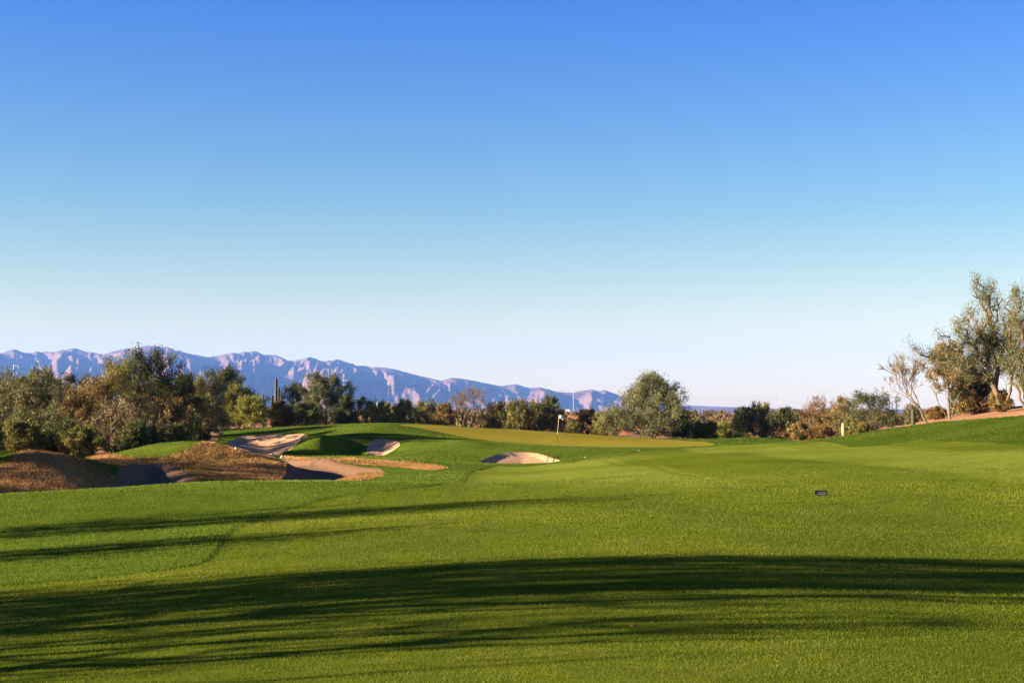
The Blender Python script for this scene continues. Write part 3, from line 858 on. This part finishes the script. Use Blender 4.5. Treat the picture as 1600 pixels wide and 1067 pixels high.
# trees beside the fairway, out of the picture, whose long shadows cross it
SH = 'trees beside the fairway whose shadows cross it'
for k, (x, y, H, W, low, dens) in enumerate(((-15.2, 10.8, 7.0, 4.4, .24, .9), (-21.0, 9.3, 8.8, 4.4, .36, .9), (-14.0, 9.4, 6.2, 3.6, .28, .34), (-16.8, 24.2, 5.2, 4.4, .24, .8), (-13.5, 18.6, 3.2, 2.6, .3, .3),
                                             (-23.0, 36.4, 3.9, 5.4, .02, 1.4), (-23.6, 40.4, 3.7, 5.4, .02, 1.4), (-12.8, 7.6, 4.6, 3.0, .3, .11), (-24.4, 44.2, 4.1, 5.4, .02, 1.4), (-24.8, 47.8, 4.3, 5.0, .02, 1.4))):  # the low dense ones are an unseen hedge, added to shade the hollow
    make_plant('palo_verde_tree', 'palo verde beside the fairway casting a long shadow', 'tree', (x, y, float(zxy(x, y))), H, W, 'olive', 300 + k, SH, dens=dens, low=low, trunk_h=.34, stems=5, leaf_len=.10,
               plume=4.5 if k not in (5, 6, 8, 9) else .8, sig=.10 if k not in (5, 6, 8, 9) else None, clumps=190 if k not in (5, 6, 8, 9) else None, bare=.3 if k not in (5, 6, 8, 9) else 0)
for k, (px, d, top) in enumerate(((30, 114, 594), (80, 116, 592), (130, 118, 588), (185, 119, 588), (240, 97, 598), (262, 104, 602))):
    plant('ironwood_tree', 'dark tree deep in the thicket shading the bank behind', 'tree', px, d, top, 44, 'dark', 320 + k, 'dark trees deep in the thicket', dens=1.2)

# ------------------------------------------------------------------ saguaros
M['cactus'] = plain('shaded_saguaro_skin', (0.045, 0.048, 0.025), 0.8, var=.3, scale=6)  # skin darkened to hold the shade the cacti stand in
M['cactus_pale'] = plain('sunlit_saguaro_skin', (0.22, 0.22, 0.09), 0.8, var=.25, scale=6)  # lighter copy, sunlight put into the skin colour
def column(path, r, ribs=11, sub=3):
    """ribbed column along a path with a rounded tip"""
    path = np.array(path, float); n = len(path)
    s = ribs * 2
    V = []; Q = []
    for i, c in enumerate(path):
        t = path[min(i + 1, n - 1)] - path[max(i - 1, 0)]; t /= np.linalg.norm(t)
        e1 = np.cross(t, (0, 1, 0.01)); e1 /= np.linalg.norm(e1); e2 = np.cross(t, e1)
        f = i / (n - 1)
        rr = r * (0.82 + .25 * sin(pi * min(1, f * 1.05))) * (math.sqrt(max(0, 1 - ((f - .9) / .1) ** 2)) if f > .9 else 1)
        for k in range(s):
            q = rr * (1 if k % 2 else .84)
            V.append(c + q * (cos(2 * pi * k / s) * e1 + sin(2 * pi * k / s) * e2))
    for i in range(n - 1):
        for k in range(s):
            Q.append((i * s + k, i * s + (k + 1) % s, (i + 1) * s + (k + 1) % s, (i + 1) * s + k))
    return V, Q
def saguaro(label, px, d, top, wpx, mat, arms=(), group=None):
    g = ground(px, d); H = float(zat(px, top, d)) - g.z; r = wpx / F * d / 2
    root = empty('saguaro_cactus', g, label, 'cactus', group)
    V, Q = column([(0, 0, -.15 + (H + .15) * f) for f in np.r_[np.linspace(0, .9, 12), .93, .96, .985, 1.0]], r)
    link('stem', mesh_np('stem', V, Q, 4, True), M[mat], root)
    for (sx, h0, h1) in arms:
        pts = [(0, 0, H * h0)] + [(sx * r * 3.0 * sin(t), 0, H * h0 + r * 2.2 * (1 - cos(t))) for t in np.linspace(.3, pi / 2, 5)]
        pts += [(sx * r * 3.0, 0, H * h0 + r * 2.2 + (H * (h1 - h0) - r * 2.2) * f) for f in (.2, .4, .6, .8, .9, .95, 1.0)]
        V, Q = column(pts, r * .62, 9)
        link('arm', mesh_np('arm', V, Q, 4, True), M[mat], root)
saguaro('tall thin saguaro rising above the trees against the mountains', 431, 145, 590, 4.5, 'cactus')
saguaro('shorter dark saguaro close beside the tall thin one', 435, 149, 604, 4, 'cactus')
saguaro('stubby saguaro on the bright green palo verde side of the tall thin one', 425, 133, 617, 4, 'cactus')
saguaro('small dark saguaro among the yellow green palo verde', 411, 134, 615, 3, 'cactus')
saguaro('slim saguaro poking out of the yellowish shrub of the row', 590, 140, 626, 3, 'cactus_pale')
saguaro('stub of a saguaro poking out of the olive shrubs of the row', 659, 142, 631, 4, 'cactus')
saguaro('stubby dark saguaro standing in front of the dark tree', 1157, 136, 640, 5.5, 'cactus')
saguaro('pale yellow sunlit saguaro at the foot of the grass hill', 1318, 104, 660, 6, 'cactus_pale', ((1, .45, .62),))
saguaro('dark shaded saguaro standing on the edge of the grass hill', 1427, 90, 639, 6.5, 'cactus')
FARC = 'far saguaros on the desert flat'
r_ = rng(77)
for k, px in enumerate((1086, 1094, 1099, 1112, 1121, 1129, 1140, 1148, 934, 951, 668, 716, 752)):
    saguaro('tiny far saguaro on the desert flat beyond the shrubs', px, r_.uniform(330, 520), r_.uniform(637, 642), 1.6, 'cactus', (), FARC)

# ------------------------------------------------------------------ far scrub as one mass
def scrub():
    r = rng(55); n = 1500
    a = r.uniform(-.75, .75, n); d = np.exp(r.uniform(math.log(140), math.log(1500), n))
    V = []; t = []
    for i in range(n):
        x = d[i] * sin(a[i]); y = d[i] * cos(a[i]); z = float(zg(a[i], d[i]))
        pxx = 800 + F * tan(a[i])
        H = r.uniform(1.1, 2.6); W = r.uniform(1.6, 3.6)
        if 1072 < pxx < 1150 or 880 < pxx < 960: H *= .62
        m = int(np.clip(90000 / d[i], 70, 420)); L = .10 + d[i] * .0013
        c = r.normal(0, 1, (m, 3)); c /= np.linalg.norm(c, axis=1, keepdims=True)
        c *= r.random((m, 1)) ** .4
        p = np.stack([x + c[:, 0] * W / 2, y + c[:, 1] * W / 2, z + H * .5 + c[:, 2] * H * .5 + r.normal(0, .12, m)], -1)
        dv = r.normal(0, .6, (m, 3)) + np.array([0, 0, .8]); dv /= np.linalg.norm(dv, axis=1, keepdims=True)
        sd = np.cross(dv, r.normal(0, 1, (m, 3))); sd /= np.linalg.norm(sd, axis=1, keepdims=True)
        V.append(np.stack([p - sd * L * .22, p + sd * L * .22, p + dv * L * 1.5], 1).reshape(-1, 3))
        t.append(np.repeat(np.clip(r.normal(r.uniform(.2, .75), .15, m), 0, 1), 3))
    V = np.concatenate(V); t = np.concatenate(t)
    return mesh_np('desert_scrub', V, np.arange(len(V)).reshape(-1, 3), 3, False, {'tint': t})
M['scrub'] = blade_mat('scrub_leaves', (0.0360, 0.0396, 0.0144), (0.1152, 0.0900, 0.0324), (0.2160, 0.1368, 0.0612), .2)
tag(link('desert_scrub', scrub(), M['scrub']), 'olive and brown scrub covering the desert flat', None, None, 'stuff')

# red earth bank behind the flag
def earth_bank():
    c = ground(915, 150); n = 40; m = 24
    xs = np.linspace(-4.6, 6.5, n); ys = np.linspace(-5, 5, m)
    Xb, Yb = np.meshgrid(xs, ys)
    h = 2.15 * smooth(-4.6, -1.5, Xb) * smooth(6.5, 3.5, Xb) * np.exp(-(Yb / 2.6) ** 2) + (fbm(Xb, Yb, 3, 4) - .5) * .35
    V = np.stack([Xb, Yb, h - .15], -1).reshape(-1, 3)
    ii = np.arange(n * m).reshape(m, n)
    Q = np.stack([ii[:-1, :-1], ii[:-1, 1:], ii[1:, 1:], ii[1:, :-1]], -1).reshape(-1, 4)
    o = link('earth_bank', mesh_np('earth_bank', V, Q, 4, True), M['red'])
    o.location = c
    tag(o, 'reddish bare earth bank behind the flag', None, None, 'structure')
M['red'] = earth('red_earth', [(0.3, (0.2160, 0.0864, 0.0432)), (0.5, (0.3024, 0.1368, 0.0720)), (0.7, (0.3600, 0.1872, 0.1080))], .6, 6, .6, .1)
earth_bank()

# ------------------------------------------------------------------ small things
def cyl(p0, p1, r0, r1, sides=10):
    nodes = np.array([p0, p1], float)
    V, Q = tube_net(np.vstack([nodes[:1], nodes]), [-1, 0, 1], np.array([r0, r0, r1]), sides)
    V = V[2 * sides:]; Q = Q[sides:] - 2 * sides
    V[:sides] = nodes[0] + (V[:sides] - V[:sides].mean(0)) / (np.linalg.norm(V[:sides] - V[:sides].mean(0), axis=1).mean()) * r0
    return V, Q
def capped(name, parts, mat, parent=None):
    """join shapes given as (V, Q) into one part"""
    bm = bmesh.new()
    for V, Q in parts:
        vs = [bm.verts.new(v) for v in V]
        for q in Q:
            try: bm.faces.new([vs[i] for i in q])
            except ValueError: pass
    bmesh.ops.holes_fill(bm, edges=[e for e in bm.edges if e.is_boundary], sides=0)
    bmesh.ops.recalc_face_normals(bm, faces=bm.faces)
    me = bpy.data.meshes.new(name); bm.to_mesh(me); bm.free()
    return link(name, me, mat, parent)
def boxp(x0, x1, y0, y1, z0, z1):
    V = [(x, y, z) for z in (z0, z1) for y in (y0, y1) for x in (x0, x1)]
    return np.array(V, float), [(0, 2, 3, 1), (4, 5, 7, 6), (0, 1, 5, 4), (2, 6, 7, 3), (0, 4, 6, 2), (1, 3, 7, 5)]
M['white'] = plain('white_paint', (0.6240, 0.6162, 0.5928), .45, var=.06)
M['yellowed'] = plain('cream_paint', (0.5616, 0.4836, 0.2808), .5, var=.1)
M['cloth'] = plain('white_cloth', (0.6396, 0.6318, 0.6240), .8, var=.06)
M['black'] = plain('black_enamel', (0.012, 0.012, 0.012), .4, var=.3)
M['greyp'] = plain('grey_plate', (0.14, 0.14, 0.125), .55, var=.25, scale=60)
M['steel'] = plain('galvanised_steel', (0.42, 0.41, 0.39), .5, 0.1, var=.1, scale=2)
M['ball'] = plain('ball_white', (0.85, 0.85, 0.83), .3, var=.03)
M['stone'] = plain('pale_stone', (0.4836, 0.4524, 0.3900), .8, var=.25, scale=40)
M['leafdry'] = plain('dry_leaf', (0.38, 0.16, 0.06), .7, var=.4, scale=60)
M['clod'] = plain('dark_turf', (0.030, 0.028, 0.012), .95, var=.5, scale=80)
M['wood'] = plain('dark_handle', (0.05, 0.04, 0.03), .7, var=.3)

# flagstick
a_, u_ = hit(870, 693.5, 84, 108)
fd = math.exp(u_); g = Vector((fd * sin(a_), fd * cos(a_), float(zg(a_, fd))))
fl = empty('flagstick', g, 'flagstick with a limp white flag standing on the putting green', 'flag')
top = Vector((.15, 0, float(zat(874, 648, fd)) - g.z))
capped('shaded_pole', [cyl((0, 0, -.05), top * .33, .016, .015)], M['black'], fl)  # black stands in for the shade on the foot of the pole
capped('pole', [cyl(top * .33, top, .014, .012)], M['yellowed'], fl)
capped('cup', [cyl((0, 0, -.03), (0, 0, .006), .054, .054, 16)], M['white'], fl)
def flag_mesh():
    nu, nv = 14, 10
    V = []
    for j in range(nv):
        for i in range(nu):
            u = i / (nu - 1); v = j / (nv - 1)
            x = .26 * u ** .9; z = -.24 * v - .16 * u * u + .06 * v * u
            y = .05 * sin(9 * u + 1.5 * v) * u + .03 * sin(5 * v)
            V.append((x, y, z))
    Q = [(j * nu + i, j * nu + i + 1, (j + 1) * nu + i + 1, (j + 1) * nu + i) for j in range(nv - 1) for i in range(nu - 1)]
    return mesh_np('flag_cloth', V, Q, 4, True)
fo = link('flag_cloth', flag_mesh(), M['cloth'], fl); fo.location = top
sol = fo.modifiers.new('thickness', 'SOLIDIFY'); sol.thickness = .004

# yardage plaque on the fairway
a_, u_ = hit(1283, 774.5, 22, 40); sdist = math.exp(u_)
g = Vector((sdist * sin(a_), sdist * cos(a_), float(zg(a_, sdist))))
w_ = 19 / F * sdist; h_ = 7.5 / F * sdist
sg_ = empty('yardage_sign', g, 'small black framed plaque set upright on the fairway', 'sign')
sg_.rotation_euler = (radians(-8), 0, radians(4))
t_ = w_ * .085
capped('frame', [boxp(-w_ / 2, w_ / 2, -.012, .012, h_ - t_, h_), boxp(-w_ / 2, w_ / 2, -.012, .012, -.01, t_ * .9), boxp(-w_ / 2, -w_ / 2 + t_, -.0118, .0118, t_ * .9, h_ - t_),
                 boxp(w_ / 2 - t_ * 1.3, w_ / 2, -.0118, .0118, t_ * .9, h_ - t_)], M['black'], sg_)
capped('plate', [boxp(-w_ / 2 + t_, w_ / 2 - t_ * 1.3, -.004, .010, t_ * .9, h_ - t_)], M['greyp'], sg_)
capped('lettering', [boxp(-w_ * .36 + k * w_ * .062, -w_ * .36 + k * w_ * .062 + w_ * (.05 if k % 3 else .035), -.0065, -.003, h_ * .42, h_ * (.60 if k % 2 else .56)) for k in range(11)], M['black'], sg_)

# bunker rake lying up the side of the front bunker
p0 = hit(853, 722, 70, 82); p1 = hit(859, 714, 70, 82)
def gp(au, dz=0): d = math.exp(au[1]); return Vector((d * sin(au[0]), d * cos(au[0]), float(zg(au[0], d)) + dz))
A, B = gp(p0, .04), gp(p1, .18)
rk = empty('bunker_rake', A, 'dark bunker rake lying up the end of the pink sand bunker', 'rake')
hd = (B - A)
capped('handle', [cyl((0, 0, 0), hd, .022, .02)], M['wood'], rk)
capped('rake_head', [boxp(-.30, .30, -.02, .02, -.03, .02)] + [boxp(-.28 + .07 * k, -.268 + .07 * k, -.012, .012, -.10, -.03) for k in range(9)], M['wood'], rk)
# golf balls
def ball(label, px, py, d0, d1):
    p = gp(hit(px, py, d0, d1), .0213 + .004)
    bm = bmesh.new(); bmesh.ops.create_icosphere(bm, subdivisions=3, radius=.0225)
    for i, v in enumerate(bm.verts):
        if i % 3 == 0: v.co *= .985
    me = bpy.data.meshes.new('golf_ball'); bm.to_mesh(me); bm.free()
    o = link('golf_ball', me, M['ball']); o.location = p
    tag(o, label, 'golf ball')
ball('white golf ball on the rough beside the pink sand bunker', 914, 716, 70, 84)
ball('white golf ball on the apron just short of the putting green', 998, 704, 68, 88)
# pale stones on the rims
def lump(name, label, cat, p, size, mat, seed, sq=(1, 1, 1), group=None):
    r = rng(seed); bm = bmesh.new(); bmesh.ops.create_icosphere(bm, subdivisions=2, radius=1)
    for v in bm.verts:
        n = 1 + .35 * (float(vnoise(v.co.x * 1.7 + seed, v.co.y * 1.7 + v.co.z * 1.3, seed)) - .5) * 2
        v.co = Vector((v.co.x * n * size * sq[0], v.co.y * n * size * sq[1], v.co.z * n * size * sq[2] + size * sq[2] * .6))
    me = bpy.data.meshes.new(name); bm.to_mesh(me); bm.free()
    o = link(name, me, mat); o.location = p; o.rotation_euler = (0, 0, r.uniform(0, 6))
    return tag(o, label, cat, group)
lump('pale_stone', 'upright pale stone on the crest of the second dry mound', 'stone', gp((float(azp(369)), math.log(56.3))), .055, M['stone'], 1, (.8, .8, 1.8))
lump('pale_stone', 'pale stone on the grass path above the large sand hollow', 'stone', gp((float(azp(427)), math.log(70))), .07, M['stone'], 2, (.8, .8, 1.3))
lump('pale_stone', 'pale stone at the rim of the large sand hollow', 'stone', gp((float(azp(441)), math.log(67.5))), .07, M['stone'], 3, (.9, .8, 1.2))
# turf clods and leaves scattered over the fairway
for k, (px, py, s_) in enumerate(((1036, 757, 3.2), (1142, 746.5, 3.0), (1467, 766, 2.2), (1190, 753, 1.5), (897, 794, 1.6), (350, 1027, 4.0), (25, 1056, 4.5), (1483, 755, 1.6))):
    au = hit(px, py, 7, 60); d = math.exp(au[1])
    lump('turf_clod', 'small dark turf clod lying on the fairway', 'clod', gp(au, -.004), s_ / F * d, M['clod'], 20 + k, (1.7, .8, .35), 'turf clods scattered over the fairway')
def dry_leaf(label, px, py, size):
    p = gp(hit(px, py, 7, 60), .012)
    n = 9; V = []; 
    for i in range(n):
        t = i / (n - 1); w = .30 * sin(pi * t) ** .8
        for s in (-1, 0, 1):
            V.append(((t - .5) * size, s * w * size, size * (.18 * abs(s) + .12 * sin(3 * t))))
    Q = [(i * 3 + j, i * 3 + j + 1, i * 3 + j + 4, i * 3 + j + 3) for i in range(n - 1) for j in range(2)]
    o = link('dry_leaf', mesh_np('dry_leaf', V, Q, 4, True), M['leafdry']); o.location = p; o.rotation_euler = (.1, .1, .4)
    o.modifiers.new('thickness', 'SOLIDIFY').thickness = .002
    tag(o, label, 'leaf')
dry_leaf('reddish brown dry leaf on the fairway in the edge of the broad shadow', 990, 981, .055)
dry_leaf('pale dry leaf on the fairway at the tip of the thin shadow', 832, 778, .07)

# ------------------------------------------------------------------ power line
tops = []
for k, (px, topy) in enumerate(((20, 569), (312, 580), (537, 592), (896, 607), (1064, 616), (1220, 617))):
    d = 18.0 * .84 * F / (640 - topy)
    g = ground(px, d); H = float(zat(px, topy, d)) - g.z
    lab = ('white steel power pole against the mountains above the first dry mound', 'white steel power pole beside the dark rounded tree', 'white steel power pole beside the big round tree',
           'white steel power pole with a side arm behind the flag', 'thin far power pole beside the big spreading olive tree', 'thin far power pole above the feathery olive tree')[k]
    po = empty('power_pole', g, lab, 'power pole', 'poles of the far power line')
    w = .21 if k < 4 else .13
    capped('mast', [cyl((0, 0, -.3), (0, 0, H), w, w * .55, 10)], M['steel'], po)
    for q, hz_ in enumerate((.97, .84)):
        capped('cross_arm', [boxp(-.1, 1.5 - q * .4, -.09, .09, H * hz_ - .09, H * hz_ + .09)], M['steel'], po)
        capped('insulator', [cyl((1.4 - q * .4, 0, H * hz_ - .8), (1.4 - q * .4, 0, H * hz_ - .09), .08, .05, 8)], M['steel'], po)
    tops.append(g + Vector((1.4, 0, H * .97 - .8)))
for q, dz in enumerate((0, -2.3)):
    pts = []
    for i in range(len(tops) - 1):
        for t in np.linspace(0, 1, 14)[:(-1 if i < len(tops) - 2 else None)]:
            p = tops[i].lerp(tops[i + 1], t); pts.append((p.x - .4 * q, p.y, p.z + dz - 6 * t * (1 - t)))
    V, Q = tube_net(np.array(pts), np.arange(len(pts)) - 1, np.full(len(pts), .035), 4)
    tag(link('power_line', mesh_np('power_line', V, Q, 4), M['black']), ('upper' if q == 0 else 'lower') + ' sagging wire strung between the far power poles', 'wire')

# far pale houses in the scrub
for k, (px, d, w, lab) in enumerate(((1090, 300, 1.1, 'far pale house among scrub, close to the big spreading tree'), (1119, 330, 1.1, 'far white house among scrub above the yellow bush'), (884, 900, 1.6, 'tiny far white house beyond the flag'))):
    g = ground(px, d); z0 = float(zat(px, (661, 664, 642)[k], d)) - g.z; z1 = float(zat(px, (656, 659, 639.5)[k], d)) - g.z
    ho = empty('house', g, lab, 'house')
    W = w * 3
    capped('wall', [boxp(-W / 2, W / 2, -2, 2, -.3, z1)], M['white'], ho)
    capped('roof', [boxp(-W / 2 - .15, W / 2 + .15, -2.15, 2.15, z1 + .003, z1 + .18)], M['stone'], ho)
    capped('window', [boxp(-W * .3, -W * .12, -2.02, -1.9, z1 * .5, z1 * .8)], M['black'], ho)
# ------------------------------------------------------------------ haze
def box_mesh(name, x0, x1, y0, y1, z0, z1):
    V = [(x, y, z) for z in (z0, z1) for y in (y0, y1) for x in (x0, x1)]
    Fq = [(0, 2, 3, 1), (4, 5, 7, 6), (0, 1, 5, 4), (2, 6, 7, 3), (0, 4, 6, 2), (1, 3, 7, 5)]
    return mesh_np(name, V, Fq, 4)
hz = bpy.data.materials.new('haze')
hz.use_nodes = True
hn = hz.node_tree.nodes
hn.remove(hn['Principled BSDF'])
pv = hn.new('ShaderNodeVolumePrincipled')
pv.inputs['Color'].default_value = (0.18, 0.38, 1.0, 1)
pv.inputs['Density'].default_value = 4.6e-5
pv.inputs['Anisotropy'].default_value = 0.0
hz.node_tree.links.new(pv.outputs[0], hn['Material Output'].inputs['Volume'])
tag(link('haze', box_mesh('haze', -15000, 15000, -15000, 15000, -40, 640), hz), 'thin blue air between the desert and the mountains', None, None, 'stuff')
